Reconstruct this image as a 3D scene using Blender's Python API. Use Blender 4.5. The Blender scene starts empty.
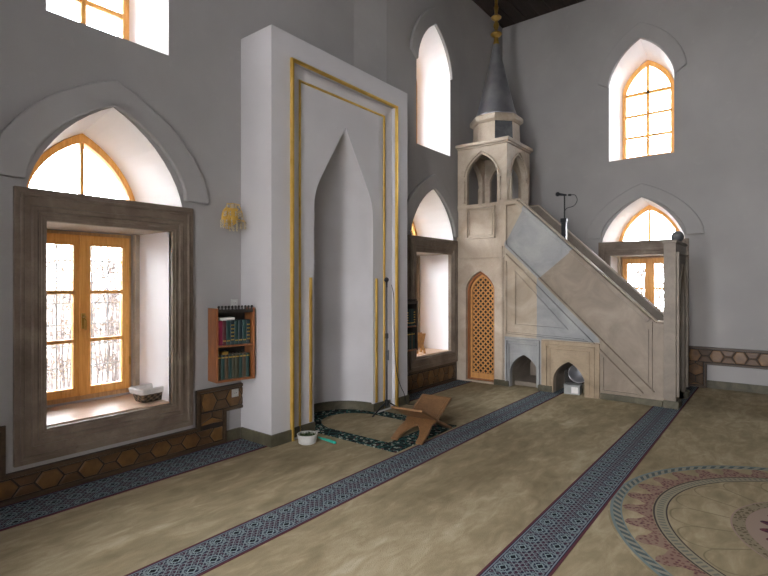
import bpy, bmesh, math, random
from mathutils import Vector, Matrix
random.seed(4)
PI=math.pi
S=bpy.context.scene; COL=S.collection
# ------------------------------------------------------------------ nodes
class V:
    """tiny expression wrapper over shader math nodes"""
    def __init__(s,nt,sock): s.nt=nt; s.s=sock
    def m(s,op,*a):
        n=s.nt.nodes.new('ShaderNodeMath'); n.operation=op
        for i,x in enumerate((s,)+a):
            if isinstance(x,V): s.nt.links.new(x.s,n.inputs[i])
            else: n.inputs[i].default_value=x
        return V(s.nt,n.outputs[0])
    def __add__(s,o): return s.m('ADD',o)
    __radd__=__add__
    def __sub__(s,o): return s.m('SUBTRACT',o)
    def __rsub__(s,o): return s.m('MULTIPLY',-1.0).m('ADD',o)
    def __mul__(s,o): return s.m('MULTIPLY',o)
    __rmul__=__mul__
    def __truediv__(s,o): return s.m('DIVIDE',o)
    def gt(s,o): return s.m('GREATER_THAN',o)
    def lt(s,o): return s.m('LESS_THAN',o)
    def abs(s): return s.m('ABSOLUTE')
    def sin(s): return s.m('SINE')
    def frac(s): return s.m('FRACT')
    def tri(s,p=1.0): return s.m('PINGPONG',p)
    def min(s,o): return s.m('MINIMUM',o)
    def max(s,o): return s.m('MAXIMUM',o)
    def sq(s): return s.m('MULTIPLY',s)
    def sqrt(s): return s.m('SQRT')
class Mat:
    def __init__(s,name,rough=.6,metal=0.,spec=.5):
        s.m=bpy.data.materials.new(name); s.m.use_nodes=True; s.nt=s.m.node_tree
        s.b=s.nt.nodes['Principled BSDF']; s.b.inputs['Roughness'].default_value=rough
        s.b.inputs['Metallic'].default_value=metal; s.b.inputs['Specular IOR Level'].default_value=spec
        tc=s.nt.nodes.new('ShaderNodeTexCoord'); s.co=tc.outputs['Object']
        sp=s.nt.nodes.new('ShaderNodeSeparateXYZ'); s.nt.links.new(s.co,sp.inputs[0])
        s.x,s.y,s.z=[V(s.nt,sp.outputs[i]) for i in range(3)]
    def vec(s,x,y,z=0.):
        n=s.nt.nodes.new('ShaderNodeCombineXYZ')
        for i,a in enumerate((x,y,z)):
            if isinstance(a,V): s.nt.links.new(a.s,n.inputs[i])
            else: n.inputs[i].default_value=a
        return n.outputs[0]
    def noise(s,scale,detail=4,stretch=None,rough=.5,vec=None,dist=0.):
        mp=s.nt.nodes.new('ShaderNodeMapping'); s.nt.links.new(vec or s.co,mp.inputs[0])
        if stretch: mp.inputs['Scale'].default_value=stretch
        n=s.nt.nodes.new('ShaderNodeTexNoise'); s.nt.links.new(mp.outputs[0],n.inputs['Vector'])
        n.inputs['Scale'].default_value=scale; n.inputs['Detail'].default_value=detail
        n.inputs['Roughness'].default_value=rough; n.inputs['Distortion'].default_value=dist
        return V(s.nt,n.outputs['Fac'])
    def vor(s,scale,feature='DISTANCE_TO_EDGE',vec=None,rnd=1.):
        n=s.nt.nodes.new('ShaderNodeTexVoronoi'); n.feature=feature
        s.nt.links.new(vec or s.co,n.inputs['Vector']); n.inputs['Scale'].default_value=scale
        n.inputs['Randomness'].default_value=rnd
        return V(s.nt,n.outputs['Distance'])
    def ramp(s,fac,stops):
        n=s.nt.nodes.new('ShaderNodeValToRGB'); s.nt.links.new(fac.s,n.inputs[0])
        el=n.color_ramp.elements
        while len(el)<len(stops): el.new(.5)
        for e,(p,c) in zip(el,stops): e.position=p; e.color=(*c,1)
        return n.outputs[0]
    def mix(s,fac,a,b,mode='MIX'):
        n=s.nt.nodes.new('ShaderNodeMix'); n.data_type='RGBA'; n.blend_type=mode
        if isinstance(fac,V): s.nt.links.new(fac.s,n.inputs[0])
        else: n.inputs[0].default_value=fac
        for i,x in ((6,a),(7,b)):
            if isinstance(x,tuple): n.inputs[i].default_value=(*x,1)
            else: s.nt.links.new(x,n.inputs[i])
        return n.outputs[2]
    def col(s,c):
        if isinstance(c,tuple): s.b.inputs['Base Color'].default_value=(*c,1)
        else: s.nt.links.new(c,s.b.inputs['Base Color'])
        return s
    def bump(s,h,strength=.3,dist=.01):
        n=s.nt.nodes.new('ShaderNodeBump'); n.inputs['Strength'].default_value=strength; n.inputs['Distance'].default_value=dist
        s.nt.links.new(h.s,n.inputs['Height']); s.nt.links.new(n.outputs[0],s.b.inputs['Normal']); return s
def noisy(name,a,b,scale=6,rough=.6,metal=0.,stretch=None,bump=.15,detail=5,bscale=None,spec=.4,lo=.35,hi=.65):
    m=Mat(name,rough,metal,spec); n=m.noise(scale,detail,stretch)
    m.col(m.ramp(n,[(lo,a),(hi,b)]))
    if bump: m.bump(m.noise(bscale or scale*6,3,stretch),bump,.004)
    return m.m
M={}
def mk_plaster():
    m=Mat('plaster',.75,0,.25); n=m.noise(.8,4); n2=m.noise(7,5)
    c=m.ramp(n,[(.3,(.30,.292,.285)),(.7,(.37,.362,.352))])
    c=m.mix(n2.gt(.66)*.1,c,(.42,.40,.38)); m.col(c); m.bump(m.noise(2.5,6),.25,.02); return m.m
M['plaster']=mk_plaster()
M['shade_plaster']=noisy('dark_unseen_wall',(.09,.07,.055),(.13,.105,.085),2,.7)  # for unseen walls, coloured dark to cut bounced light
M['lit_reveal_plaster']=noisy('lit_reveal_plaster',(.91,.90,.91),(.94,.93,.94),2,.8,bump=.1,bscale=20)  # same paint as the greyed walls, whitened here to imitate window light
M['mihrab_plaster']=noisy('mihrab_plaster',(.48,.47,.475),(.54,.53,.535),1.2,.6,bump=.08,bscale=8)
M['niche_plaster']=noisy('niche_plaster',(.45,.44,.44),(.52,.51,.515),1.5,.6,bump=.08,bscale=8)
def mk_stone(name,c0,c1,c2,sc=3.):
    m=Mat(name,.55,0,.4); n=m.noise(sc,8,None,.62,dist=.6); f=m.noise(45,4)
    c=m.ramp(n,[(.28,c0),(.5,c1),(.72,c2)]); c=m.mix(f.gt(.62)*.22,c,tuple(x*.6 for x in c1)); m.col(c)
    m.bump(m.noise(30,6),.35,.006); return m.m
M['brown_stone']=mk_stone('brown_stone',(.10,.073,.05),(.155,.118,.087),(.225,.185,.14))
M['warm_stone']=mk_stone('warm_stone',(.29,.237,.175),(.40,.337,.262),(.50,.435,.35),2.2)
M['tan_stone']=mk_stone('tan_stone',(.19,.145,.092),(.28,.215,.14),(.36,.285,.19),2.5)
M['grey_stone']=mk_stone('grey_stone',(.19,.20,.21),(.27,.285,.295),(.34,.35,.35),2.2)
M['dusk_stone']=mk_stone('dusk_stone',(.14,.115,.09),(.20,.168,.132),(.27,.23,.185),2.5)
M['skirting']=mk_stone('skirting_stone',(.04,.037,.022),(.075,.068,.042),(.12,.105,.065),6)
def mk_side():
    # marble slabs of two colours: beige towards the pulpit, blue-grey in the middle, brown near the gate
    m=Mat('marble_slabs',.5,0,.4); n=m.noise(2.4,8,None,.6,dist=.8); f=m.noise(45,4)
    warm=m.ramp(n,[(.28,(.27,.22,.16)),(.5,(.37,.31,.235)),(.72,(.48,.41,.325))])
    grey=m.ramp(n,[(.28,(.18,.185,.187)),(.5,(.255,.26,.258)),(.72,(.33,.33,.315))])
    tan=m.ramp(n,[(.28,(.155,.122,.09)),(.5,(.22,.178,.133)),(.72,(.29,.245,.19))])
    g=(m.y.lt(2.88))*(m.z.gt(.78)); g2=(m.y.lt(3.40))*(m.y.gt(2.80))*(m.z.lt(.78))
    c=m.mix(g.max(g2),warm,grey)
    up=(m.z-m.y*.9478+.107).gt(-.93)            # balustrade zone measured down from the handrail line
    bal=up*(m.y.lt(3.39))
    gb=(m.z+m.y*.82).gt(4.02)
    c2=m.mix(gb,tan,grey); c2=m.mix((m.y+m.z*.5587).gt(4.637),c2,warm)
    c=m.mix(bal,c,c2)
    c=m.mix((m.y.lt(1.98))*(1-bal),c,tan)
    c=m.mix(m.y.lt(1.285),c,tan)
    c=m.mix(f.gt(.62)*.15,c,(.2,.17,.13)); m.col(c); m.bump(m.noise(25,6),.25,.005); return m.m
M['slabs']=mk_side()
def mk_wood(name,a,b,axis='z',rough=.4,sc=5.):
    m=Mat(name,rough,0,.45); st={'z':(6,6,.6),'x':(.6,6,6),'y':(6,.6,6)}[axis]
    n=m.noise(sc,6,st,.6,dist=1.2); m.col(m.ramp(n,[(.3,a),(.7,b)])); m.bump(m.noise(sc*4,4,st),.15,.003); return m.m
M['pine']=mk_wood('varnished_pine',(.66,.30,.06),(.88,.48,.14))
M['pine_h']=mk_wood('varnished_pine_rail',(.56,.25,.055),(.80,.42,.12),'x')
M['pine_old']=mk_wood('aged_pine',(.40,.22,.09),(.62,.38,.17))
M['sill']=mk_wood('sill_wood',(.52,.36,.25),(.66,.47,.34),'x',.35)
M['lattice']=mk_wood('lattice_wood',(.42,.20,.065),(.60,.32,.11),'z',.45)
M['rahle']=mk_wood('walnut_wood',(.11,.055,.022),(.20,.105,.045),'z',.4)
M['oak']=mk_wood('light_oak',(.50,.27,.10),(.66,.40,.17),'z',.4)
M['case']=mk_wood('bookcase_wood',(.19,.065,.022),(.30,.115,.04),'z',.35)
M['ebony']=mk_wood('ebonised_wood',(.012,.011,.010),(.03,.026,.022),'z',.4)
M['ceiling']=mk_wood('dark_ceiling_wood',(.02,.014,.011),(.045,.03,.022),'x',.6)
M['tile_hex']=noisy('hexagon_wood',(.085,.042,.014),(.165,.085,.026),9,.35)
M['tile_trap']=noisy('trapezoid_wood',(.055,.030,.013),(.10,.053,.021),9,.4)
M['groove']=noisy('groove_black',(.012,.009,.007),(.025,.018,.012),12,.6)
M['rail_wood']=mk_wood('wainscot_rail',(.038,.023,.013),(.07,.043,.022),'x',.45)
M['gold']=noisy('gold_paint',(.62,.40,.08),(.74,.50,.13),8,.38,.85)
M['brass']=noisy('brass',(.45,.29,.07),(.60,.40,.11),8,.3,1.)
M['lead']=noisy('lead_sheet',(.26,.27,.29),(.36,.37,.39),4,.30,.7)
M['steel']=noisy('steel',(.55,.55,.56),(.68,.68,.70),8,.3,1.)
M['black']=noisy('black_metal',(.012,.014,.015),(.025,.027,.03),20,.4,.3)
M['iron']=noisy('iron',(.10,.11,.12),(.17,.18,.19),20,.5,.5)
M['white_plastic']=noisy('white_plastic',(.42,.42,.40),(.50,.50,.48),20,.4)
M['box_white']=noisy('painted_box',(.25,.26,.25),(.33,.34,.32),8,.5)
M['teal']=noisy('teal_plastic',(.015,.30,.22),(.03,.38,.28),20,.4)
M['green_dark']=noisy('dark_green_leaves',(.015,.03,.012),(.05,.08,.03),30,.7)
M['liner']=noisy('cloth_liner',(.58,.56,.54),(.70,.68,.66),20,.9)
M['ball']=mk_stone('dark_ball_stone',(.05,.055,.06),(.085,.09,.095),(.13,.135,.14),8)
def mk_wicker():
    m=Mat('wicker',.6,0,.3); a=(m.z*140).sin(); b=((m.x+m.y)*110).sin(); w=a*b
    m.col(m.ramp(w*.5+.5,[(.3,(.03,.022,.014)),(.7,(.17,.12,.07))])); m.bump(w,.8,.01); return m.m
M['wicker']=mk_wicker()
def mk_glass(name,wavy):
    m=bpy.data.materials.new(name); m.use_nodes=True; nt=m.node_tree; nt.nodes.clear()
    o=nt.nodes.new('ShaderNodeOutputMaterial'); mx=nt.nodes.new('ShaderNodeMixShader'); t=nt.nodes.new('ShaderNodeBsdfTransparent')
    g=nt.nodes.new('ShaderNodeBsdfGlossy'); g.inputs['Roughness'].default_value=.08
    f=nt.nodes.new('ShaderNodeFresnel'); f.inputs['IOR'].default_value=1.45
    nt.links.new(f.outputs[0],mx.inputs[0]); nt.links.new(t.outputs[0],mx.inputs[1]); nt.links.new(g.outputs[0],mx.inputs[2]); nt.links.new(mx.outputs[0],o.inputs[0])
    t.inputs[0].default_value=(.95,.97,.98,1); return m
M['glass']=mk_glass('window_glass',0)
def mk_crystal():
    m=Mat('crystal',.05,0,.8); m.col((.80,.70,.50)); m.b.inputs['Transmission Weight'].default_value=.25; m.b.inputs['IOR'].default_value=1.5; return m.m
M['crystal']=mk_crystal()
# carpet pile
def pile(m,tint=1.):
    n=m.noise(1.1,6,(.55,1.6,1),.66,dist=.6); n2=m.noise(7,5,(.6,1.4,1),.6,dist=.6); f=m.noise(140,2)
    c=m.ramp(n*.6+n2*.4,[(.38,(.175,.138,.078)),(.50,(.255,.208,.125)),(.60,(.35,.295,.19)),(.72,(.48,.43,.33))])
    return m.mix(f*.35,c,(.20,.165,.11)), f
def mk_carpet():
    m=Mat('carpet_pile',.95,0,.1); c,f=pile(m); m.col(c); m.bump(f+m.noise(5,3)*2,.5,.01); return m.m
M['carpet']=mk_carpet()
def mk_band(name,w):
    m=Mat(name,.95,0,.1); p=.22
    t=m.y/w                                   # -.5 .. .5 across
    u=m.x/p
    # tracery: staggered rosettes and interlaced scrolls
    q=.1375; k_=max(1,round(w/.15))
    dx=((m.x/q+.2).frac()-.5).abs()*q
    yy=(m.y+w/2)*(k_/w); dy=(yy.frac()-.5).abs()*(w/k_)
    di=dx/.024+dy/.018
    a1=(((m.x+m.y)/(q/3)+.1).frac()-.5).abs(); a2=(((m.x-m.y)/(q/3)+.3).frac()-.5).abs()
    rad=(dx.sq()+dy.sq()).sqrt(); n=m.noise(40,2)
    wig=((m.x*2*PI/q*3).sin()*(m.y*2*PI/(w/k_)*3).sin())
    light=(a1.lt(.085)).max(a2.lt(.085)).max((rad-.045).abs().lt(.005)).max(wig.abs().gt(.82))
    base=m.mix((rad.gt(.062)),(.012,.016,.032),(.040,.018,.032))
    c=m.mix(light*.9,base,(.165,.205,.215))
    c=m.mix(di.lt(1.5),c,(.20,.26,.26)); c=m.mix(di.lt(1.05),c,(.004,.006,.010))
    c=m.mix((t.abs()).gt(.40),c,(.012,.014,.03)); c=m.mix((t.abs()-.425).abs().lt(.012),c,(.15,.17,.20))
    c=m.mix((t.abs()).gt(.455),c,(.085,.025,.032))
    f=m.noise(150,2); c=m.mix(f*.15,c,(.03,.03,.04)); m.col(c); m.bump(f,.4,.008); return m.m
def mk_medal():
    m=Mat('medallion_pile',.95,0,.1); c,f=pile(m)
    r=(m.x.sq()+m.y.sq()).sqrt(); th=m.y.m('ARCTAN2',m.x)
    def ring(a,b): return r.gt(a)*r.lt(b)
    dk=(.05,.04,.035); red=(.13,.05,.05); blue=(.14,.17,.165)
    # outer rope band
    rope=((th*110+(r*90)).sin()).gt(0.)
    c=m.mix(ring(1.365,1.42),c,m.mix(rope,(.20,.20,.16),(.07,.09,.09)))
    c=m.mix(ring(1.415,1.435).max(ring(1.358,1.368)),c,blue)
    # tulip ring
    k=(th*(34/(2*PI))).frac(); q=(k-.5).abs()*2; h=(r-1.165)/.19
    tul=(q.lt((1-h.sq())*.95+((h*9).sin()*.12)))*h.gt(0.)*h.lt(1.)
    sp=m.vor(42,'F1'); c=m.mix(tul*.8,c,m.mix(sp.gt(.45)*.6,red,(.24,.17,.13)))
    c=m.mix(tul*(sp.lt(.22)),c,(.07,.03,.045))
    # double line ring with ticks
    c=m.mix(ring(1.075,1.16),c,(.22,.20,.14)); tick=((th*170).sin().gt(.1))*ring(1.098,1.138); c=m.mix(tick*.75,c,(.10,.10,.09))
    c=m.mix(ring(1.15,1.162).max(ring(1.073,1.083)),c,dk)
    # petals
    k2=((th*(20/(2*PI))).frac()-.5).abs()*2
    edge=(r-(1.055-(k2.sq()*k2)*.12)).abs().lt(.006); rib=(k2.gt(.95))*ring(.71,.95)
    c=m.mix(edge.max(rib)*.55,c,(.11,.09,.05))
    c=m.mix(ring(.62,.70),c,m.mix(m.vor(40,'F1').gt(.4),(.11,.085,.05),(.20,.165,.11)))
    c=m.mix(ring(.695,.705).max(ring(.612,.622)),c,(.25,.18,.15))
    c=m.mix(r.lt(.612),c,(.25,.19,.15))
    star=r.lt(.43+((th*(24/2)).sin().abs())*.12); c=m.mix(star,c,m.mix(m.vor(30,'F1').gt(.4),(.03,.015,.03),(.10,.03,.04)))
    c=m.mix(r.lt(.16),c,(.24,.2,.14))
    m.col(c); m.bump(f,.4,.008); return m.m
def mk_rugborder():
    m=Mat('floral_border',.95,0,.1); v=m.vor(19,'F1'); e=m.vor(11,'DISTANCE_TO_EDGE')
    c=m.mix(v.lt(.33),(.008,.014,.014),(.34,.38,.32)); c=m.mix(v.lt(.13),c,(.12,.05,.05)); c=m.mix(e.lt(.05),c,(.03,.10,.09))
    n=m.noise(14,3); c=m.mix(n.gt(.62)*v.lt(.5),c,(.10,.04,.04)); f=m.noise(150,2); m.col(m.mix(f*.3,c,(.02,.025,.025))); m.bump(f,.4,.008); return m.m
M['medal']=mk_medal(); M['rug_border']=mk_rugborder()
# ------------------------------------------------------------------ mesh helpers
def link(name,me,mat=None,parent=None,smooth=False):
    o=bpy.data.objects.new(name,me); COL.objects.link(o)
    if mat is not None:
        for x in (mat if isinstance(mat,(list,tuple)) else [mat]): me.materials.append(M[x] if isinstance(x,str) else x)
    if parent: o.parent=parent
    if smooth:
        for p in me.polygons: p.use_smooth=True
    return o
def obj(name,bm,mat,parent=None,smooth=False,bevel=0,auto=None):
    bmesh.ops.recalc_face_normals(bm,faces=bm.faces)
    me=bpy.data.meshes.new(name); bm.to_mesh(me); bm.free()
    o=link(name,me,mat,parent,smooth)
    if auto is not None:
        for p in me.polygons: p.use_smooth=True
        md=o.modifiers.new('Edges','EDGE_SPLIT'); md.split_angle=math.radians(auto)
    if bevel:
        md=o.modifiers.new('Bevel','BEVEL'); md.width=bevel; md.segments=2; md.limit_method='ANGLE'; md.angle_limit=math.radians(50)
    return o
def thing(name,label=None,cat=None,loc=(0,0,0),rz=0,group=None,kind=None):
    o=bpy.data.objects.new(name,None); COL.objects.link(o); o.location=loc; o.rotation_euler=(0,0,rz); tag(o,label,cat,group,kind); return o
def tag(o,label=None,cat=None,group=None,kind=None):
    if label: o['label']=label
    if cat: o['category']=cat
    if group: o['group']=group
    if kind: o['kind']=kind
    return o
def NB(): return bmesh.new()
def box(bm,x0,x1,y0,y1,z0,z1,mi=0,rot=None):
    r=bmesh.ops.create_cube(bm,size=1); vs=r['verts']
    for v in vs: v.co=Vector(((x0+x1)/2+v.co.x*(x1-x0),(y0+y1)/2+v.co.y*(y1-y0),(z0+z1)/2+v.co.z*(z1-z0)))
    if rot: bmesh.ops.transform(bm,matrix=rot,verts=vs)
    for f in {f for v in vs for f in v.link_faces}: f.material_index=mi
    return vs
def lathe(bm,prof,cx=0,cy=0,n=24,mi=0,mat=None,phase=0):
    rows=[]
    for r,z in prof: rows.append([bm.verts.new((cx+r*math.cos(2*PI*i/n+phase),cy+r*math.sin(2*PI*i/n+phase),z)) for i in range(n)])
    fs=[]
    for a,b in zip(rows,rows[1:]):
        for i in range(n): fs.append(bm.faces.new((a[i],a[(i+1)%n],b[(i+1)%n],b[i])))
    fs.append(bm.faces.new(rows[0][::-1])); fs.append(bm.faces.new(rows[-1]))
    for f in fs: f.material_index=mi
    if mat is not None: bmesh.ops.transform(bm,matrix=mat,verts=[v for r in rows for v in r])
def tube(bm,pts,r,n=8,mi=0):
    pts=[Vector(p) for p in pts]; rows=[]; rr=r if isinstance(r,(list,tuple)) else [r]*len(pts)
    up=Vector((.13,.21,.97))
    for i,p in enumerate(pts):
        d=(pts[min(i+1,len(pts)-1)]-pts[max(i-1,0)]).normalized()
        a=d.cross(up)
        if a.length<.2: a=d.cross(Vector((1,0,0)))
        a.normalize(); b=d.cross(a)
        rows.append([bm.verts.new(p+(a*math.cos(2*PI*k/n)+b*math.sin(2*PI*k/n))*rr[i]) for k in range(n)])
    fs=[]
    for a,b in zip(rows,rows[1:]):
        for k in range(n): fs.append(bm.faces.new((a[k],a[(k+1)%n],b[(k+1)%n],b[k])))
    fs.append(bm.faces.new(rows[0][::-1])); fs.append(bm.faces.new(rows[-1]))
    for f in fs: f.material_index=mi
# frames of reference: (origin, along, outward)
def FR(o,u,n): return (Vector(o),Vector(u),Vector(n))
def W(fr,u,w,z): return fr[0]+fr[1]*u+fr[2]*w+Vector((0,0,z))
def fill_shape(outer,holes,t):
    cu=bpy.data.curves.new('c','CURVE'); cu.dimensions='2D'; cu.fill_mode='BOTH'; cu.extrude=t/2
    for L in [outer]+list(holes):
        sp=cu.splines.new('POLY'); sp.points.add(len(L)-1)
        for p,(a,b) in zip(sp.points,L): p.co=(a,b,0,1)
        sp.use_cyclic_u=True
    o=bpy.data.objects.new('c',cu); COL.objects.link(o)
    bpy.context.view_layer.update()
    me=bpy.data.meshes.new_from_object(o.evaluated_get(bpy.context.evaluated_depsgraph_get()))
    bpy.data.objects.remove(o); bpy.data.curves.remove(cu)
    return me
def plate(bm,fr,outer,w0,w1,holes=(),mi=0):
    """outline (u,z) with holes, from depth w0 to w1"""
    me=fill_shape(outer,holes,w1-w0); n0=len(bm.verts)
    b2=bmesh.new(); b2.from_mesh(me); bmesh.ops.remove_doubles(b2,verts=b2.verts,dist=1e-5)
    mp={}
    for v in b2.verts: mp[v]=bm.verts.new(W(fr,v.co.x,(w0+w1)/2+v.co.z,v.co.y))
    for f in b2.faces:
        try: g=bm.faces.new([mp[v] for v in f.verts]); g.material_index=mi
        except ValueError: pass
    b2.free(); bpy.data.meshes.remove(me)
def rect(a,b,c,d): return [(a,c),(b,c),(b,d),(a,d)]
TB=[(1,0),(.985,.12),(.95,.22),(.89,.335),(.80,.46),(.70,.57),(.58,.68),(.45,.775),(.30,.865),(.15,.94),(0,1)]
def arch(c,a,z0,z1,tb=TB):
    L=[(c-a*u,z0+(z1-z0)*v) for u,v in tb]; return L+[(2*c-x,z) for x,z in L[-2::-1]]      # left spring -> apex -> right spring
def strip(bm,fr,pts,width,w0,w1,closed=False,mi=0,inset=.3):
    if w0==0 and w1<0: w1*=2.3
    """moulded band following a polyline in the (u,z) plane, raised from w0 to w1"""
    n=len(pts); P=[Vector(p) for p in pts]; L=[];R=[]
    for i in range(n):
        a=P[i-1] if (i or closed) else None; b=P[(i+1)%n] if (i<n-1 or closed) else None
        d1=(P[i]-a).normalized() if a is not None else None; d2=(b-P[i]).normalized() if b is not None else None
        if d1 is None: d1=d2
        if d2 is None: d2=d1
        nn=(Vector((-d1.y,d1.x))+Vector((-d2.y,d2.x)))
        nn.normalize(); k=nn.dot(Vector((-d1.y,d1.x))); nn=nn*(1/max(k,.35))
        L.append(nn)
    rows=[]
    for i in range(n):
        c=P[i]; o=L[i]*width/2; q=o*(1-inset)
        rows.append([bm.verts.new(W(fr,*x)) for x in ((c.x-o.x,w0,c.y-o.y),(c.x-q.x,w1,c.y-q.y),(c.x+q.x,w1,c.y+q.y),(c.x+o.x,w0,c.y+o.y))])
    m=n if closed else n-1
    for i in range(m):
        a,b=rows[i],rows[(i+1)%n]
        for k in range(4):
            f=bm.faces.new((a[k],a[(k+1)%4],b[(k+1)%4],b[k])); f.material_index=mi
    if not closed: bm.faces.new(rows[0]); bm.faces.new(rows[-1][::-1])
def loft(bm,fr,A,wA,B,wB,mi=0,closed=True):
    a=[bm.verts.new(W(fr,u,wA,z)) for u,z in A]; b=[bm.verts.new(W(fr,u,wB,z)) for u,z in B]; n=len(A)
    for i in range(n if closed else n-1):
        f=bm.faces.new((a[i],a[(i+1)%n],b[(i+1)%n],b[i])); f.material_index=mi
# ------------------------------------------------------------------ room
X0,X1,Y0,Y1,ZC=-.45,9.2,-5.4,4.42,6.6
YR=4.27
QL=FR((0,Y1,0),(1,0,0),(0,1,0)); QR=FR((0,YR,0),(1,0,0),(0,1,0))
RT=FR((X1,0,0),(0,1,0),(1,0,0)); LT=FR((X0,0,0),(0,1,0),(-1,0,0)); BK=FR((0,Y0,0),(1,0,0),(0,-1,0))
def low_out(c,hw,zb,zs,ha,sp,ap):
    L=arch(c,ha,sp,ap); return [(c+hw,zb),(c-hw,zb),(c-hw,zs),(c-ha,zs)]+L+[(c+ha,zs),(c+hw,zs)]
def up_out(c,hw,zb,sp,ap): return [(c+hw,zb),(c-hw,zb)]+arch(c,hw,sp,ap)
APL=3.088
LOWF=lambda c: low_out(c,.51,.48,2.2,.632,2.22,APL)
LOWB=lambda c: low_out(c,.51,.50,2.2,.50,2.30,2.985)
UPF=lambda c: up_out(c,.49,3.70,4.93,5.66)
UPB=lambda c: up_out(c,.41,3.80,4.98,5.52)
def wallmesh(bm,fr,u0,u1,cs,D=.65,extra=(),z1=ZC,du=0):
    holes=[];back=[]
    for c in cs:
        holes+=[LOWF(c),UPF(c+du)]
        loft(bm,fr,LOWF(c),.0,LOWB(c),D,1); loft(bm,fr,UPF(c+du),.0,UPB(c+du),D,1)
    plate(bm,fr,rect(u0,u1,-.02,z1),0,.03,holes+list(extra))
    b2=[]
    for c in cs:
        b2+=[rect(c-.46,c+.46,.53,2.08),arch(c,.47,2.34,2.955),UPB(c+du)]
    plate(bm,fr,rect(u0,u1,-.02,z1+.1),D,D+.2,b2)
def struct(name,bm,mat,**k):
    o=obj(name,bm,mat,**k); o['kind']='structure'; return o
bm=NB(); wallmesh(bm,QL,X0-.2,5.0,[1.94],.65,[rect(3.5,4.99,.0,3.9)])
wallmesh(bm,QR,5.50,X1+.0,[6.69],.65,du=.03)
bm.faces.new([bm.verts.new(p) for p in ((4.99,Y1,4.0),(5.51,YR,4.0),(5.51,YR,ZC),(4.99,Y1,ZC))])
struct('wall_left',bm,['plaster','lit_reveal_plaster'])
APL=3.035
bm=NB(); wallmesh(bm,RT,Y0-.2,Y1+.9,[1.80],du=.02); struct('wall_right',bm,['plaster','lit_reveal_plaster'])
bm=NB(); wallmesh(bm,LT,Y0-.2,Y1+.9,[1.9,.2]); struct('wall_near',bm,['shade_plaster','lit_reveal_plaster'])  # unseen window bays, positioned for the side light they let in
bm=NB(); wallmesh(bm,BK,X0-.2,X1+.2,[]); struct('wall_behind',bm,['shade_plaster','lit_reveal_plaster'])
bm=NB(); box(bm,X0-.9,X1+.9,Y0-.9,Y1+.95,-.3,-.012); struct('floor',bm,'plaster')
bm=NB()
box(bm,X0-.9,X1+.9,Y0-.9,Y1+.95,ZC+.03,ZC+.3)
y=Y0
while y<Y1:                                    # boards with open joints
    box(bm,X0,X1,y,y+.225,ZC,ZC+.04); y+=.235
struct('ceiling',bm,'ceiling')
# skirting
bm=NB(); box(bm,X0,.85,Y1-.02,Y1,0,.115); box(bm,3.03,3.20,Y1-.02,Y1,0,.115); box(bm,5.54,5.80,YR-.02,YR,0,.115)
struct('baseboard_left',bm,'skirting',bevel=.004)
bm=NB(); box(bm,X1-.02,X1,Y0,.886,0,.12); box(bm,X1-.02,X1,2.75,4.25,0,.12); struct('baseboard_right',bm,'skirting',bevel=.004)
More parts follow.
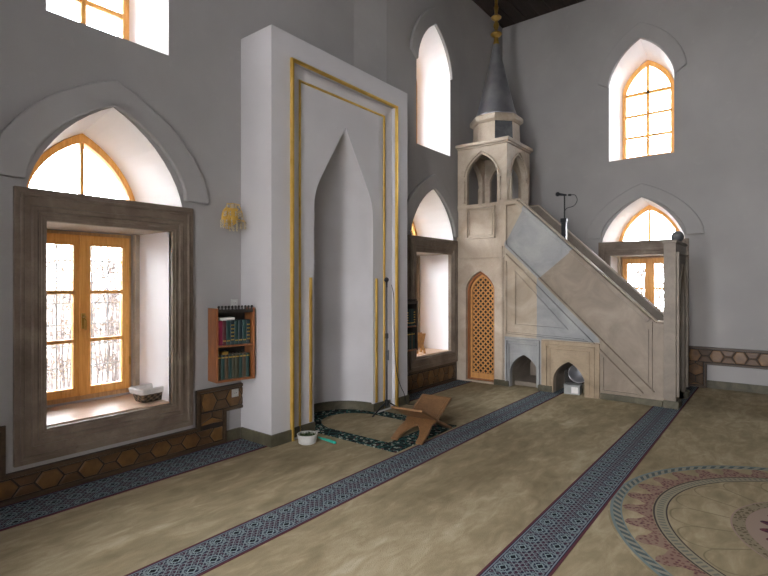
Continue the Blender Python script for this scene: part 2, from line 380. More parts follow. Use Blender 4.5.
# ------------------------------------------------------------------ windows
def window(i,fr,c,stone_bot=.26,up=True,detail=True,du=0,hs=.713,hi=.505,ap=3.088):
    o=thing('window_%d'%i,kind='structure')
    bm=NB(); plate(bm,fr,rect(c-hs,c+hs,stone_bot,2.317),-.035,.03,[rect(c-hi,c+hi,.50,2.08)])
    strip(bm,fr,rect(c-hs+.048,c+hs-.048,stone_bot+.05,2.265),.03,-.035,-.05,True)
    strip(bm,fr,rect(c-hi-.08,c+hi+.08,stone_bot+.15,2.165),.05,-.035,-.055,True)
    strip(bm,fr,rect(c-hi-.03,c+hi+.03,.475,2.11),.02,-.035,-.045,True)
    obj('stone_surround',bm,'brown_stone',o,bevel=.006)
    bm=NB(); plate(bm,fr,rect(c-.632,c+.632,2.085,2.30),.032,.64); box_f(bm,fr,c-.51,c-.462,.585,.648,.5,2.09); box_f(bm,fr,c+.462,c+.51,.585,.648,.5,2.09)
    obj('lintel',bm,'warm_stone',o,bevel=.004)
    bm=NB(); box_f(bm,fr,c-.508,c+.508,.02,.648,.478,.512); obj('sill_board',bm,'sill',o,bevel=.004)
    # casement frame
    bm=NB(); w0,w1=.655,.72
    plate(bm,fr,rect(c-.46,c+.46,.53,2.08),w0,w1,[rect(c-.43,c+.43,.575,2.05)]); obj('window_frame',bm,'pine_old',o,bevel=.003)
    for s in (-1,1):
        a,b=(c-.43,c-.005) if s<0 else (c+.005,c+.43); H=[];z0,z1=.575,2.05
        hs=(z1-z0-.075-.095-2*.032)/3; z=z0+.075
        for k in range(3): H.append(rect(a+.068,b-.068,z,z+hs)); z+=hs+.032
        bm=NB(); plate(bm,fr,rect(a,b,z0,z1),w0-.02,w0+.035,H); sa=obj('sash',bm,'pine',o,bevel=.004)
        bm=NB(); box_f(bm,fr,a+.06,b-.06,w0+.01,w0+.014,z0+.09,z1-.07); obj('glass_pane',bm,'glass',sa)
        for z in (.85,1.72):
            bm=NB(); e=a+.002 if s<0 else b-.002; tube(bm,[W(fr,e,w0-.028,z-.04),W(fr,e,w0-.028,z+.04)],.008); obj('hinge',bm,'brass',sa)
        if s<0:
            bm=NB(); box_f(bm,fr,c-.03,c+.03,w0-.038,w0-.02,z0,z1); obj('astragal',bm,'pine',sa,bevel=.006)
            bm=NB(); box_f(bm,fr,c-.016,c+.016,w0-.048,w0-.037,1.19,1.33); tube(bm,[W(fr,c,w0-.04,1.30),W(fr,c,w0-.085,1.30),W(fr,c,w0-.09,1.27),W(fr,c,w0-.088,1.18)],.010); obj('handle',bm,'brass',sa)
    # fanlight
    bm=NB(); outer=arch(c,.50,2.30,2.985); inn=arch(c,.435,2.345,2.905)
    plate(bm,fr,[(u,z) for u,z in outer],w0-.03,w1-.02,[inn]); box_f(bm,fr,c-.017,c+.017,w0-.02,w1-.03,2.33,2.93); fo=obj('fanlight_frame',bm,'pine',o,bevel=.003)
    bm=NB(); plate(bm,fr,inn,w0+.012,w0+.016); obj('glass_pane',bm,'glass',fo)
    # archivolt
    def hood(name,A,B):
        bm=NB(); ring=B+A[::-1]; plate(bm,fr,ring,-.042,.01); obj(name,bm,'plaster',o,bevel=.014)
    A=arch(c,.634,2.38,ap+.002); B=arch(c,.885,2.38,ap+.227); hood('arch_moulding',A,B)
    c+=du
    if up:
        A=arch(c,.492,4.95,5.665); B=arch(c,.665,5.06,5.93); hood('arch_moulding',A,B)
        bm=NB(); H=UPB(c); inn=up_out(c,.35,3.86,4.93,5.43)
        plate(bm,fr,H,.60,.66,[inn])
        box_f(bm,fr,c-.023,c+.023,.60,.65,3.85,5.45); box_f(bm,fr,c-.36,c+.36,.60,.65,4.93,4.985)
        for z in (4.58,4.20): box_f(bm,fr,c-.36,c+.36,.605,.645,z-.022,z+.022)
        f2=obj('upper_frame',bm,'pine',o,bevel=.003)
        bm=NB(); plate(bm,fr,inn,.628,.632); obj('glass_pane',bm,'glass',f2)
    # portal to guide sky light through the openings
    return o
def box_f(bm,fr,u0,u1,w0,w1,z0,z1,mi=0):
    vs=[bm.verts.new(W(fr,u,w,z)) for u in (u0,u1) for w in (w0,w1) for z in (z0,z1)]
    for q in ((0,1,3,2),(4,6,7,5),(0,4,5,1),(2,3,7,6),(0,2,6,4),(1,5,7,3)):
        f=bm.faces.new([vs[i] for i in q]); f.material_index=mi
window(1,QL,1.945); window(2,QR,6.69,.31,du=.03); window(3,RT,1.80,.24,du=.02,ap=3.035,hs=.675,hi=.49)
def portal(fr,c,z0,z1,hw):
    for nm in ('sky_portal',):
        L=bpy.data.lights.new(nm,'AREA'); L.shape='RECTANGLE'; L.size=hw*2; L.size_y=z1-z0; L.cycles.is_portal=True
        o=bpy.data.objects.new(nm,L); COL.objects.link(o); o.location=W(fr,c,.86,(z0+z1)/2)
        z=fr[2]; x=fr[1]; yv=z.cross(x); m=Matrix((x,yv,z)).transposed(); o.rotation_euler=m.to_euler()
for fr,cs in ((QL,[1.94]),(QR,[6.68]),(RT,[1.8]),(LT,[1.9,.2])):
    for c in cs: portal(fr,c,.5,3.0,.55); portal(fr,c,3.75,5.6,.5)
# iron grilles outside the three windows
for i,(fr,c,lab) in enumerate(((QL,1.94,'iron bar grille outside the left casement window'),(QR,6.68,'iron bar grille outside the window beside the pulpit door'),(RT,1.82,'iron bar grille outside the right wall window behind the stair gate'))):
    bm=NB()
    for k in range(7): u=c-.45+.15*k; tube(bm,[W(fr,u,.80,.56),W(fr,u,.80,2.05)],.007,6)
    for k in range(8): z=.62+.2*k; tube(bm,[W(fr,c-.47,.80,z),W(fr,c+.47,.80,z)],.007,6)
    for k in range(7):
        for j in range(8): lathe(bm,[(.001,-.014),(.014,0),(.001,.014)],0,0,6,0,Matrix.Translation(W(fr,c-.45+.15*k,.80,.62+.2*j)))
    tag(obj('window_grille',bm,'iron'),lab,'window grille')
# ------------------------------------------------------------------ wainscot with hexagon inlay
def wainscot(name,fr,outline,runs,parent_kind='structure'):
    o=thing(name,kind='structure')
    bm=NB(); plate(bm,fr,outline,-.022,0); obj('backing',bm,'groove',o)
    bm=NB(); n=len(outline)
    cx=sum(p[0] for p in outline)/n
    # border rail just inside the outline
    P=[Vector(p) for p in outline]; area=sum(P[i].x*P[(i+1)%n].y-P[(i+1)%n].x*P[i].y for i in range(n)); sgn=1 if area>0 else -1
    ins=[]
    for i in range(n):
        d1=(P[i]-P[i-1]).normalized(); d2=(P[(i+1)%n]-P[i]).normalized(); n1=Vector((-d1.y,d1.x))*sgn; n2=Vector((-d2.y,d2.x))*sgn
        b=(n1+n2)/(1+n1.dot(n2)); ins.append(P[i]+b*.0185)
    strip(bm,fr,[tuple(p) for p in ins],.036,-.022,-.036,True); obj('border_rail',bm,'rail_wood',o)
    bt,bh=NB(),NB()
    def tile(bm,pts): 
        c=sum((Vector(p) for p in pts),Vector((0,0)))/len(pts)
        q=[tuple(c+(Vector(p)-c)*(1-.008/max((Vector(p)-c).length,.02))) for p in pts]
        q2=[tuple(c+(Vector(p)-c)*(1-.020/max((Vector(p)-c).length,.03))) for p in pts]
        loft(bm,fr,q,-.021,q,-.026); loft(bm,fr,q,-.026,q2,-.031)
        bm.faces.new([bm.verts.new(W(fr,u,-.031,z)) for u,z in q2])
    for (a,b,lo,hi,vert,off) in runs:          # along from a to b, across lo..hi
        p=.295; w=.20; m=(lo+hi)/2
        def T(s,t): return (t,s) if vert else (s,t)
        k=math.floor((a-off)/p)-1
        def clipped(pts): return [(min(max(s,a),b),t) for s,t in pts]
        while off+k*p<b+p:
            s=off+k*p; k+=1
            hexa=[(s-w/2,m),(s-w/4,hi),(s+w/4,hi),(s+w/2,m),(s+w/4,lo),(s-w/4,lo)]
            t1=[(s+w/2,m),(s+w/4,hi),(s+p-w/4,hi),(s+p-w/2,m)]; t2=[(s+w/2,m),(s+w/4,lo),(s+p-w/4,lo),(s+p-w/2,m)]
            for pts,bb in ((hexa,bh),(t1,bt),(t2,bt)):
                xs=[q[0] for q in pts]
                if max(xs)<=a+.02 or min(xs)>=b-.02: continue
                cp=clipped(pts); u=[]
                for q in cp:
                    if not u or (abs(q[0]-u[-1][0])+abs(q[1]-u[-1][1]))>1e-4: u.append(q)
                if len(u)>=3 and max(x for x,_ in u)-min(x for x,_ in u)>.02: tile(bb,[T(*q) for q in u])
    obj('inlay_hexagons',bh,'tile_hex',o); obj('inlay_trapezoids',bt,'tile_trap',o); return o
wainscot('trim_1',QL,[(.85,0),(3.03,0),(3.03,.314),(3.297,.314),(3.297,.575),(2.70,.575),(2.70,.222),(1.185,.222),(1.185,.575),(.58,.575),(.58,.314),(.85,.314)],
  [(.89,2.99,.040,.182,False,1.462),(.225,.345,2.74,2.99,True,.193),(2.745,3.26,.352,.537,False,3.12),(.62,.85,.352,.537,False,.62),(.23,.535,.895,1.14,True,.30)])
wainscot('trim_2',QR,[(5.80,0),(7.36,0),(7.36,.318),(5.80,.318)],[(5.84,7.32,.045,.27,False,6.0)])
wainscot('trim_3',RT,[(.886,0),(2.60,0),(2.60,.205),(1.18,.205),(1.18,.632),(-1.4,.632),(-1.4,.36),(.886,.36)],
  [(-1.36,1.14,.40,.592,False,.759),(.04,.40,.93,1.14,True,.276),(1.18,2.56,.04,.165,False,1.4)])
# ------------------------------------------------------------------ mihrab
mh=thing('trim_4',kind='structure')
bm=NB(); yF=3.93; MF=FR((0,yF,0),(1,0,0),(0,1,0)); a,b=3.22,5.52
plate(bm,MF,rect(a,b,0,4.15),0,.05,[rect(3.49,5.25,-.0+.001,3.885)])
box(bm,a,a+.06,yF+.05,Y1,0,4.09); box(bm,b-.06,b,yF+.05,Y1,0,4.09); box(bm,a,b,yF+.05,Y1,4.09,4.15)
loft(bm,MF,[(3.49,0),(3.49,3.885),(5.25,3.885),(5.25,0)],.05,[(3.655,0),(3.655,3.745),(5.095,3.745),(5.095,0)],.075,closed=False)
obj('mihrab_block',bm,'mihrab_plaster',mh)
NC=4.371; NR=.507; SPR=2.46; APX=3.43
TN=[(1,0),(.985,.07),(.955,.14),(.90,.22),(.82,.30),(.705,.40),(.59,.50),(.47,.60),(.352,.70),(.235,.80),(.117,.90),(0,1)]
bm=NB(); na=arch(NC,NR,SPR,APX,TN)
plate(bm,MF,[(3.6,0),(NC-NR,0)]+na+[(NC+NR,0),(5.15,0),(5.15,3.80),(3.6,3.80)],.070,.10)
obj('recess_panel',bm,'mihrab_plaster',mh)
bm=NB(); rows=[]
for z,wd in [(0,1),(.8,1),(1.6,1)]+[(SPR+(APX-SPR)*v,max(u,.004)) for u,v in TN]:
    rows.append([bm.verts.new((NC-NR*wd*math.cos(PI*k/32),yF+.09+NR*1.05*wd*math.sin(PI*k/32),z)) for k in range(33)])
for r0,r1 in zip(rows,rows[1:]):
    for k in range(32): bm.faces.new((r0[k],r0[k+1],r1[k+1],r1[k]))
obj('niche',bm,'niche_plaster',mh,smooth=True)
bm=NB(); strip(bm,MF,[(3.478,0),(3.478,3.893),(5.262,3.893),(5.262,0)],.034,.0,-.014,inset=.35); obj('gold_outer_moulding',bm,'gold',mh)
bm=NB(); strip(bm,MF,[(3.652,0),(3.652,3.748),(5.098,3.748),(5.098,0)],.026,.073,.055,inset=.35); obj('gold_inner_moulding',bm,'gold',mh)
for x in (3.806,4.936):
    bm=NB(); box_f(bm,MF,x-.016,x+.016,.050,.070,.11,1.67); obj('gold_strip',bm,'gold',mh,bevel=.005)
bm=NB()
box(bm,a-.02,3.47,yF-.02,yF,0,.115); box(bm,5.27,b+.02,yF-.02,yF,0,.115); box(bm,a-.02,a,yF,Y1-.02,0,.115)
box(bm,3.49,3.868,yF+.055,yF+.10,0,.1); box(bm,4.872,5.25,yF+.055,yF+.10,0,.1); box(bm,b,b+.02,yF,YR-.02,0,.115)
r0=[];
for k in range(33):
    c_,s_=math.cos(PI*k/32),math.sin(PI*k/32)
    r0.append([bm.verts.new((NC-rr*c_,yF+.09+rr*1.04*s_,z)) for rr,z in ((NR-.003,0),(NR-.003,.115),(NR-.022,.115),(NR-.022,0))])
for p,q in zip(r0,r0[1:]):
    for k in range(4): bm.faces.new((p[k],p[(k+1)%4],q[(k+1)%4],q[k]))
obj('skirting',bm,'skirting',mh)
# ------------------------------------------------------------------ carpet
cp=thing('carpet','wall to wall beige pile carpet with dark patterned bands','carpet')
bm=NB(); bm.faces.new([bm.verts.new(p) for p in ((X0,Y0,0),(X1,Y0,0),(X1,YR,0),(5.0,YR,0),(5.0,Y1,0),(X0,Y1,0))]); obj('pile',bm,'carpet',cp)
def band(y0,y1,x0=X0,x1=X1,lab=None):
    w=y1-y0; key='band%.2f'%w
    if key not in M: M[key]=mk_band('patterned_band',w)
    bm=NB(); box(bm,x0,x1,-w/2,w/2,-.004,.004); o=obj('patterned_band',bm,key,cp); o.location=(0,(y0+y1)/2,0)
band(3.965,4.395,X0,3.2); band(3.965,4.235,5.54,7.40); band(2.50,2.825); band(.985,1.31); band(-.9,-.6,X0,2.6); band(-2.7,-2.4)
bm=NB(); lathe(bm,[(1.45,-.004),(1.45,.003)],0,0,128); o=obj('medallion',bm,'medal',cp); o.location=(4.17,-.44,0)
# rug in front of the niche
rg=thing('niche_rug','dark green floral rug with arched beige centre reaching into the wall niche','rug',(NC,3.95,0))
def rugshape(hw,y0,yc): return [(-hw,y0),(hw,y0)]+[(hw*math.cos(PI*k/24),yc+hw*1.0*math.sin(PI*k/24)) for k in range(25)]
FL=(Vector((0,0,0)),Vector((1,0,0)),Vector((0,0,1)))
def flat(bm,outer,z0,z1,holes=()):
    me=fill_shape(outer,holes,z1-z0); bm2=bmesh.new(); bm2.from_mesh(me)
    for v in bm2.verts: v.co.z+=(z0+z1)/2
    bm2.to_mesh(me); bm2.free(); bm.from_mesh(me); bpy.data.meshes.remove(me)
ro=[(-.545,-1.09),(.60,-1.09),(.60,-.045),(.48,-.045),(.48,.13)]+[(.48*math.cos(PI*k/24),.13+.47*math.sin(PI*k/24)) for k in range(1,24)]+[(-.48,.13),(-.48,-.045),(-.545,-.045)]
inn=[(-.36,-.86),(.40,-.86),(.40,-.3)]+[(.02+.38*math.cos(PI*k/24),-.1+.42*math.sin(PI*k/24)) for k in range(1,24)]+[(-.36,-.3)]
bm=NB(); flat(bm,ro,.001,.010,[inn]); obj('floral_border',bm,'rug_border',rg)
bm=NB(); flat(bm,inn,.001,.009); obj('centre_field',bm,'carpet',rg)
# ------------------------------------------------------------------ minbar
mb=thing('minbar','tall carved stone pulpit with straight stair, arched canopy and grey spire','pulpit',(7.4,4.2,0))
def mobj(name,bm,mat,**k):
    p=k.pop('par',mb); o=obj(name,bm,mat,**k); o.parent=p
    o.matrix_parent_inverse=Matrix.Identity(4)
    off=Vector((7.4,4.2,0)); 
    if p is mb:
        o.data.transform(Matrix.Translation(-off)); 
    return o
# keep texture coordinates in room space: parts stay untransformed, the empty sits at the origin of the room for them
mb.location=(0,0,0)
def mobj(name,bm,mat,**k):
    p=k.pop('par',mb); return obj(name,bm,mat,p,**k)
XA,XB=7.40,8.22
NS=FR((XA,0,0),(0,1,0),(1,0,0))                 # near side, w towards the inside
def zr(y): return 1.103+(y-1.277)*.9478
A1=arch(3.085,.225,.24,.515); A2=arch(2.40,.222,.20,.475)
def fl(L): return L
yt=1.277+(2.90-1.103)/.9478
side=[(1.185,0),(2.178,0)]+A2[:]+[(2.622,0),(2.86,0)]+A1[:]+[(3.31,0),(3.40,0),(3.40,2.90),(yt,2.90),(1.277,1.09),(1.185,1.09)]
for nm,xx,s in (('side_wall',XA,1),('side_wall',XB,1)):
    fr=FR((xx,0,0),(0,1,0),(1,0,0)); bm=NB(); plate(bm,fr,side if xx==XA else side[:len(A2)+3]+side[-6:],0,.09); mobj(nm,bm,'slabs' if xx==XA else 'dusk_stone',bevel=.004)  # far wall left solid behind one arch, to keep its tunnel dark
# core with tunnels and steps
bm=NB(); steps=[]; n=10; r_=2.12/n; t_=(3.36-1.22)/n
pts=[(1.20,0),(2.178,0)]+A2+[(2.622,0),(2.86,0)]+A1+[(3.31,0),(3.395,0),(3.395,2.12)]
yy=3.36; zz=2.12
for k in range(n):
    pts+= [(3.36-k*t_,2.12-k*r_),(3.36-k*t_,2.12-(k+1)*r_)] if k else [(3.36,2.12),(3.36,2.12-r_)]
cl=[]
for p in pts:
    if not cl or (abs(p[0]-cl[-1][0])+abs(p[1]-cl[-1][1]))>1e-4: cl.append(p)
cl=cl[:-1]+[(1.22,.02)] if cl[-1][1]<.02 else cl
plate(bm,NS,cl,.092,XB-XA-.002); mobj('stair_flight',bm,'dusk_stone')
# pulpit base walls with door opening
DO=[(3.575,.03)]+arch(3.83,.255,1.50,1.81)+[(4.085,.03)]
bm=NB(); plate(bm,NS,rect(3.402,4.26,0,2.84),0,.15,[DO]); plate(bm,FR((XB,0,0),(0,1,0),(1,0,0)),rect(3.402,4.26,0,2.84),0,.09); box(bm,XA+.155,XB,3.41,4.26,2.05,2.12)
mobj('pulpit_base',bm,'warm_stone',bevel=.004)
# mouldings on the visible side
bm=NB(); F=NS
strip(bm,F,[(3.36,2.86),(3.19,2.86),(1.36,1.125)],.075,0,-.022)                       # under the handrail
strip(bm,F,[(3.375,2.86),(3.375,2.21),(1.30,.175)],.035,0,-.018); strip(bm,F,[(3.385,2.06),(1.44,.135)],.05,0,-.012)
strip(bm,F,[(1.325,1.10),(1.325,.16)],.022,0,-.014); strip(bm,F,[(1.37,1.0),(1.37,.30)],.012,0,-.008)
strip(bm,F,[(3.375,1.96),(3.375,.82),(2.06,.775)],.022,0,-.012)
strip(bm,F,[(3.365,1.90),(3.365,.85),(2.19,.81)],.014,0,-.008)
strip(bm,F,[(3.225,1.79),(3.225,.975),(2.43,.95)],.014,0,-.008,closed=True)
strip(bm,F,[(3.37,.05),(3.37,.735),(2.85,.735),(2.85,.05)],.035,0,-.014); strip(bm,F,[(3.325,.05),(3.325,.67),(2.875,.67),(2.875,.05)],.012,0,-.01)
strip(bm,F,[(1.93,.12),(1.93,.62),(1.47,.12)],.018,0,-.010,closed=True)
mobj('side_mouldings',bm,'slabs')
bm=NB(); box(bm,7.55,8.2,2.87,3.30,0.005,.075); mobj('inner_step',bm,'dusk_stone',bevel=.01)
bm=NB(); plate(bm,F,[(2.80,0),(2.80,.765),(1.975,.765),(1.975,0),(2.178,0)]+A2+[(2.622,0)],-.03,0)
strip(bm,F,[(2.73,.02),(2.73,.70),(2.05,.70),(2.05,.02)],.03,-.03,-.045); strip(bm,F,[(2.67,.02),(2.67,.64),(2.11,.64),(2.11,.02)],.014,-.03,-.038)
mobj('arch_surround',bm,'tan_stone',bevel=.004)
bm=NB(); bm.free()
for q in ((.035,1.20,1.965,.085),(.05,2.64,2.85,.095),(.035,3.32,3.57,.09)):
    bm=NB(); box(bm,XA-q[0],XA,q[1],q[2],0.005,q[3]); mobj('plinth',bm,'skirting',bevel=.006)
bm=NB(); strip(bm,F,rect(3.57,4.06,2.35,2.84),.03,0,-.014,True); strip(bm,F,rect(3.61,4.02,2.39,2.80),.012,0,-.008,True)
strip(bm,F,[(3.42,2.02),(4.24,2.02)],.012,0,-.006); strip(bm,F,[(3.42,2.02),(3.42,.1)],.012,0,-.008); strip(bm,F,[(3.44,2.20),(3.44,.1)],.01,0,-.006)
mobj('pulpit_mouldings',bm,'warm_stone')
# handrails
for x in (XA,XB):
    bm=NB(); fr=FR((x,0,0),(0,1,0),(1,0,0)); hr=[(3.39,2.90),(yt,2.90),(1.277,1.10),(1.185,1.10)]
    up=[(u,z+.022) for u,z in hr]; plate(bm,fr,hr[::-1]+up,-.012,.10); mobj('handrail',bm,'warm_stone',bevel=.006)
# lattice door
dr=thing('door_1'); dr.parent=mb
DI=[(3.640,.14)]+arch(3.83,.19,1.47,1.715)+[(4.02,.14)]
bm=NB(); plate(bm,NS,[(3.578,.035)]+arch(3.83,.252,1.50,1.80)+[(4.082,.035)],.10,.14,[DI]); d=mobj('lattice_door',bm,'lattice',bevel=.004)
bm=NB()
def inside(u,z):
    if z<.14: return False
    if z<1.47: return abs(u-3.83)<.192
    k=(z-1.47)/(1.715-1.47)
    if k>=1: return False
    for (u0,v0),(u1,v1) in zip(TB,TB[1:]):
        if v0<=k<=v1: return abs(u-3.83)<.19*(u0+(u1-u0)*(k-v0)/(v1-v0))+.003
    return False
for s in (1,-1):
    for k in range(-8,26):
        c0=k*.088; seg=[]
        for i in range(0,200):
            u=3.63+.4*i/199; z=c0+s*(u-3.83)*1.0
            seg.append((u,z) if inside(u,z) else None)
        q=[p for p in seg if p]
        if len(q)>4:
            strip(bm,NS,[q[0],q[-1]],.023,.120 if s>0 else .126,.114 if s>0 else .120,inset=.05)
mobj('lattice',bm,'lattice',par=d)
bpy.data.objects.remove(dr)
bm=NB(); tube(bm,[(XA+.10,3.61,.95),(XA+.07,3.61,.95)],.012); lathe(bm,[(.001,-.02),(.018,-.01),(.018,.01),(.001,.02)],0,0,12,0,Matrix.Translation((XA+.07,3.61,.95))); mobj('door_knob',bm,'brass',par=d)
bm=NB(); e=DO[:1]; plate(bm,NS,[(3.5755,.03)]+arch(3.83,.2545,1.50,1.808)+[(4.0845,.03)],.06,.099,[[(3.61,.05)]+arch(3.83,.22,1.49,1.762)+[(4.05,.05)]]); mobj('door_lining',bm,'case')
bm=NB(); plate(bm,NS,rect(3.43,4.22,.02,2.0),.24,.26); mobj('shade_backing',bm,'ebony')  # black sheet standing in for the shade behind the lattice
# canopy pavilion
py0,py1=3.36,4.24; px0,px1=XA,XB+.09

def arc_face(fr,u0,u1,flip):
    c=(u0+u1)/2; hw=(u1-u0)/2-.17
    e=flip
    bm=NB(); plate(bm,fr,[(u0+e,2.90),(c-hw,2.90)]+arch(c,hw,3.38,3.70)+[(c+hw,2.90),(u1-e,2.90),(u1-e,3.82),(u0+e,3.82)],0,.08)
    strip(bm,fr,arch(c,hw+.035,3.36,3.745),.014,0,-.01)
    for sx in (-1,1):
        strip(bm,fr,[(c+sx*(hw+.045),2.93),(c+sx*(hw+.045),3.30)],.05,0,-.012)
    mobj('canopy_arch',bm,'warm_stone',bevel=.003)
arc_face(FR((px0,0,0),(0,1,0),(1,0,0)),py0,py1,0); arc_face(FR((px1,0,0),(0,1,0),(-1,0,0)),py0,py1,0)
arc_face(FR((0,py0,0),(1,0,0),(0,1,0)),px0,px1,.0805); arc_face(FR((0,py1,0),(1,0,0),(0,-1,0)),px0,px1,.0805)
bm=NB(); box(bm,px0-.045,px1+.045,py0-.045,py1+.02,3.85,3.905); box(bm,px0-.02,px1+.02,py0-.02,py1,3.82,3.85); mobj('cornice',bm,'warm_stone',bevel=.01)
bm=NB(); [box(bm,*q,2.842,2.899) for q in ((px0-.006,px1+.006,py0-.006,py0+.085),(px0-.006,px1+.006,py1-.085,py1),(px0-.006,px0+.085,py0+.086,py1-.086),(px1-.085,px1,py0+.086,py1-.086))]; mobj('parapet_sill',bm,'warm_stone')
cx,cy=(px0+px1)/2,3.76
rr=1/math.cos(PI/8)
bm=NB(); lathe(bm,[(.365*rr,3.905),(.35*rr,4.25)],cx,cy,8,0,None,PI/8)
for k in range(8): 
    for f in list(bm.faces): 
        pass
mobj('octagonal_drum',bm,['warm_stone','ball'])
o=bpy.data.objects['octagonal_drum']
for p in o.data.polygons:
    if abs(p.normal.z)<.5 and (p.center-Vector((cx,cy,4.1))).normalized().dot(Vector((-.707,-.707,0)))>.9: p.material_index=1
bm=NB(); lathe(bm,[(.37*rr,4.24),(.405*rr,4.27),(.41*rr,4.33),(.385*rr,4.36)],cx,cy,8,0,None,PI/8); mobj('drum_cornice',bm,'warm_stone')
bm=NB(); lathe(bm,[(.375,4.355),(.335,4.42),(.295,4.55),(.235,4.80),(.165,5.10),(.10,5.38),(.05,5.62),(.035,5.68)],cx,cy,40); mobj('spire',bm,'lead',smooth=True)
bm=NB(); prof=[(.045,5.60),(.05,5.64),(.04,5.70),(.035,5.735)]
def bulb(z,r,h): return [(.03,z-h),(.6*r,z-h*.75),(r,z-h*.15),(r,z+h*.15),(.6*r,z+h*.75),(.03,z+h)]
prof+=bulb(5.80,.095,.055)+[(.028,5.88)]+[(.05,5.94),(.045,5.98),(.028,6.0)]+bulb(6.08,.085,.05)+[(.026,6.17),(.04,6.25),(.025,6.30)]+bulb(6.42,.045,.04)+[(.01,6.50)]
lathe(bm,prof,cx,cy,24); mobj('finial',bm,'brass',smooth=True)
# gate
GF=FR((0,1.045,0),(1,0,0),(0,1,0)); ga,gb=7.37,8.27
bm=NB(); plate(bm,GF,[(ga,0),(7.60,0)]+arch(7.855,.255,1.45,1.80)+[(8.11,0),(gb,0),(gb,2.15),(ga,2.15)],0,.14)
strip(bm,GF,[(ga+.05,.15),(ga+.05,2.0),(gb-.05,2.0),(gb-.05,.15)],.03,0,-.014); strip(bm,GF,arch(7.855,.29,1.43,1.87),.02,0,-.012)
mobj('gate_frame',bm,'dusk_stone',bevel=.005)
bm=NB(); box(bm,ga-.012,gb+.015,1.03,1.20,2.125,2.165); mobj('gate_cornice',bm,'dusk_stone',bevel=.008)
for q in ((ga-.03,7.60),(8.11,gb+.03)):
    bm=NB(); box(bm,q[0],q[1],1.01,1.19,0.005,.10); mobj('gate_plinth',bm,'skirting',bevel=.006)
bm=NB(); lathe(bm,[(.035,2.165),(.03,2.175),(.045,2.18)]+[(.078*math.sin(t),2.245-.078*math.cos(t)) for t in [.6+.25*k for k in range(10)]],7.88,1.10,24); mobj('ball_finial',bm,'ball',smooth=True)
# ------------------------------------------------------------------ microphone stands
def mic_floor(loc,rz,lab):
    t=thing('microphone_stand',lab,'microphone stand',loc,rz)
    bm=NB()
    lathe(bm,[(.025,.10),(.03,.12),(.03,.17),(.016,.18)],0,0,14); obj('hub',bm,'black',t)
    for k in range(3):
        bm=NB(); a=2*PI*k/3+.4; tube(bm,[(.02*math.cos(a),.02*math.sin(a),.15),(.26*math.cos(a),.26*math.sin(a),.022)],.010); obj('leg',bm,'black',t)
    bm=NB(); tube(bm,[(0,0,.1),(0,0,.95)],.011); tube(bm,[(0,0,.94),(0,0,1.56)],.008); obj('pole',bm,'black',t)
    bm=NB(); lathe(bm,[(.012,.92),(.019,.93),(.019,.985),(.012,.99)],0,0,12); obj('clutch',bm,'black',t)
    bm=NB(); box(bm,-.012,.025,-.025,.012,.66,.78); obj('cable_clip',bm,'black',t,bevel=.004)
    bm=NB(); tube(bm,[(0,0,1.55),(-.01,0,1.60),(-.04,0,1.625)],.011); tube(bm,[(.03,0,1.61),(-.06,0,1.635)],[.012,.016]); obj('microphone',bm,'black',t)
    bm=NB(); lathe(bm,[(.008,-.032),(.026,-.018),(.031,0),(.026,.018),(.01,.03)],0,0,16,0,Matrix.Translation((-.078,0,1.640))@Matrix.Rotation(1.3,4,'Y')); obj('windscreen',bm,'black',t,smooth=True)
    return t
mic_floor((4.87,3.775,.010),.6,'tall slim black microphone stand beside the wall niche')
bm=NB()
pts=[(4.93,3.75,1.59),(4.99,3.76,1.45),(5.02,3.78,1.2),(5.06,3.80,.9),(5.10,3.82,.65),(5.17,3.84,.45),(5.27,3.86,.28),(5.36,3.87,.17),(5.40,3.87,.06),(5.44,3.86,.012),(5.52,3.80,.01)]
def smoothp(P,n=5):
    P=[Vector(p) for p in P]; out=[]
    for i in range(len(P)-1):
        a=P[max(i-1,0)];b=P[i];c=P[i+1];d=P[min(i+2,len(P)-1)]
        for k in range(n):
            t=k/n; out.append(.5*((2*b)+(c-a)*t+(2*a-5*b+4*c-d)*t*t+(3*b-a-3*c+d)*t**3))
    out.append(P[-1]); return out
tube(bm,smoothp(pts),.0045,6); tag(obj('microphone_cable',bm,'black'),'thin black cable drooping from the microphone stand to the floor by the niche','cable')
t=thing('microphone_stand','short black microphone stand rising above the pulpit stair handrail','microphone stand',(7.80,2.60,1.485))
bm=NB(); lathe(bm,[(.10,0),(.10,.02),(.03,.035)],0,0,20); obj('base',bm,'black',t)
bm=NB(); tube(bm,[(0,0,.02),(0,0,1.10)],.014); obj('lower_pole',bm,'black',t)
bm=NB(); box(bm,-.035,.035,-.03,.04,.72,1.10); box(bm,-.045,.045,-.04,.05,1.06,1.12); obj('clamp',bm,'black',t,bevel=.006)
bm=NB(); tube(bm,[(0,0,1.1),(0,0,1.47)],.010); obj('upper_pole',bm,'black',t)
bm=NB(); tube(bm,[(0,-.03,1.475),(0,.08,1.50)],[.014,.022]); tube(bm,[(0,-.06,1.475),(0,-.10,1.47)],.016); obj('microphone',bm,'black',t)
bm=NB(); lathe(bm,[(.01,-.035),(.03,-.02),(.034,0),(.03,.02),(.01,.032)],0,0,16,0,Matrix.Translation((0,.105,1.505))); obj('windscreen',bm,'black',t,smooth=True)
bm=NB(); tube(bm,smoothp([(0,-.10,1.47),(0,-.16,1.46),(0,-.19,1.38),(0,-.14,1.30),(0,-.03,1.27),(0,.01,1.2)]),.005,6); obj('cable',bm,'black',t)
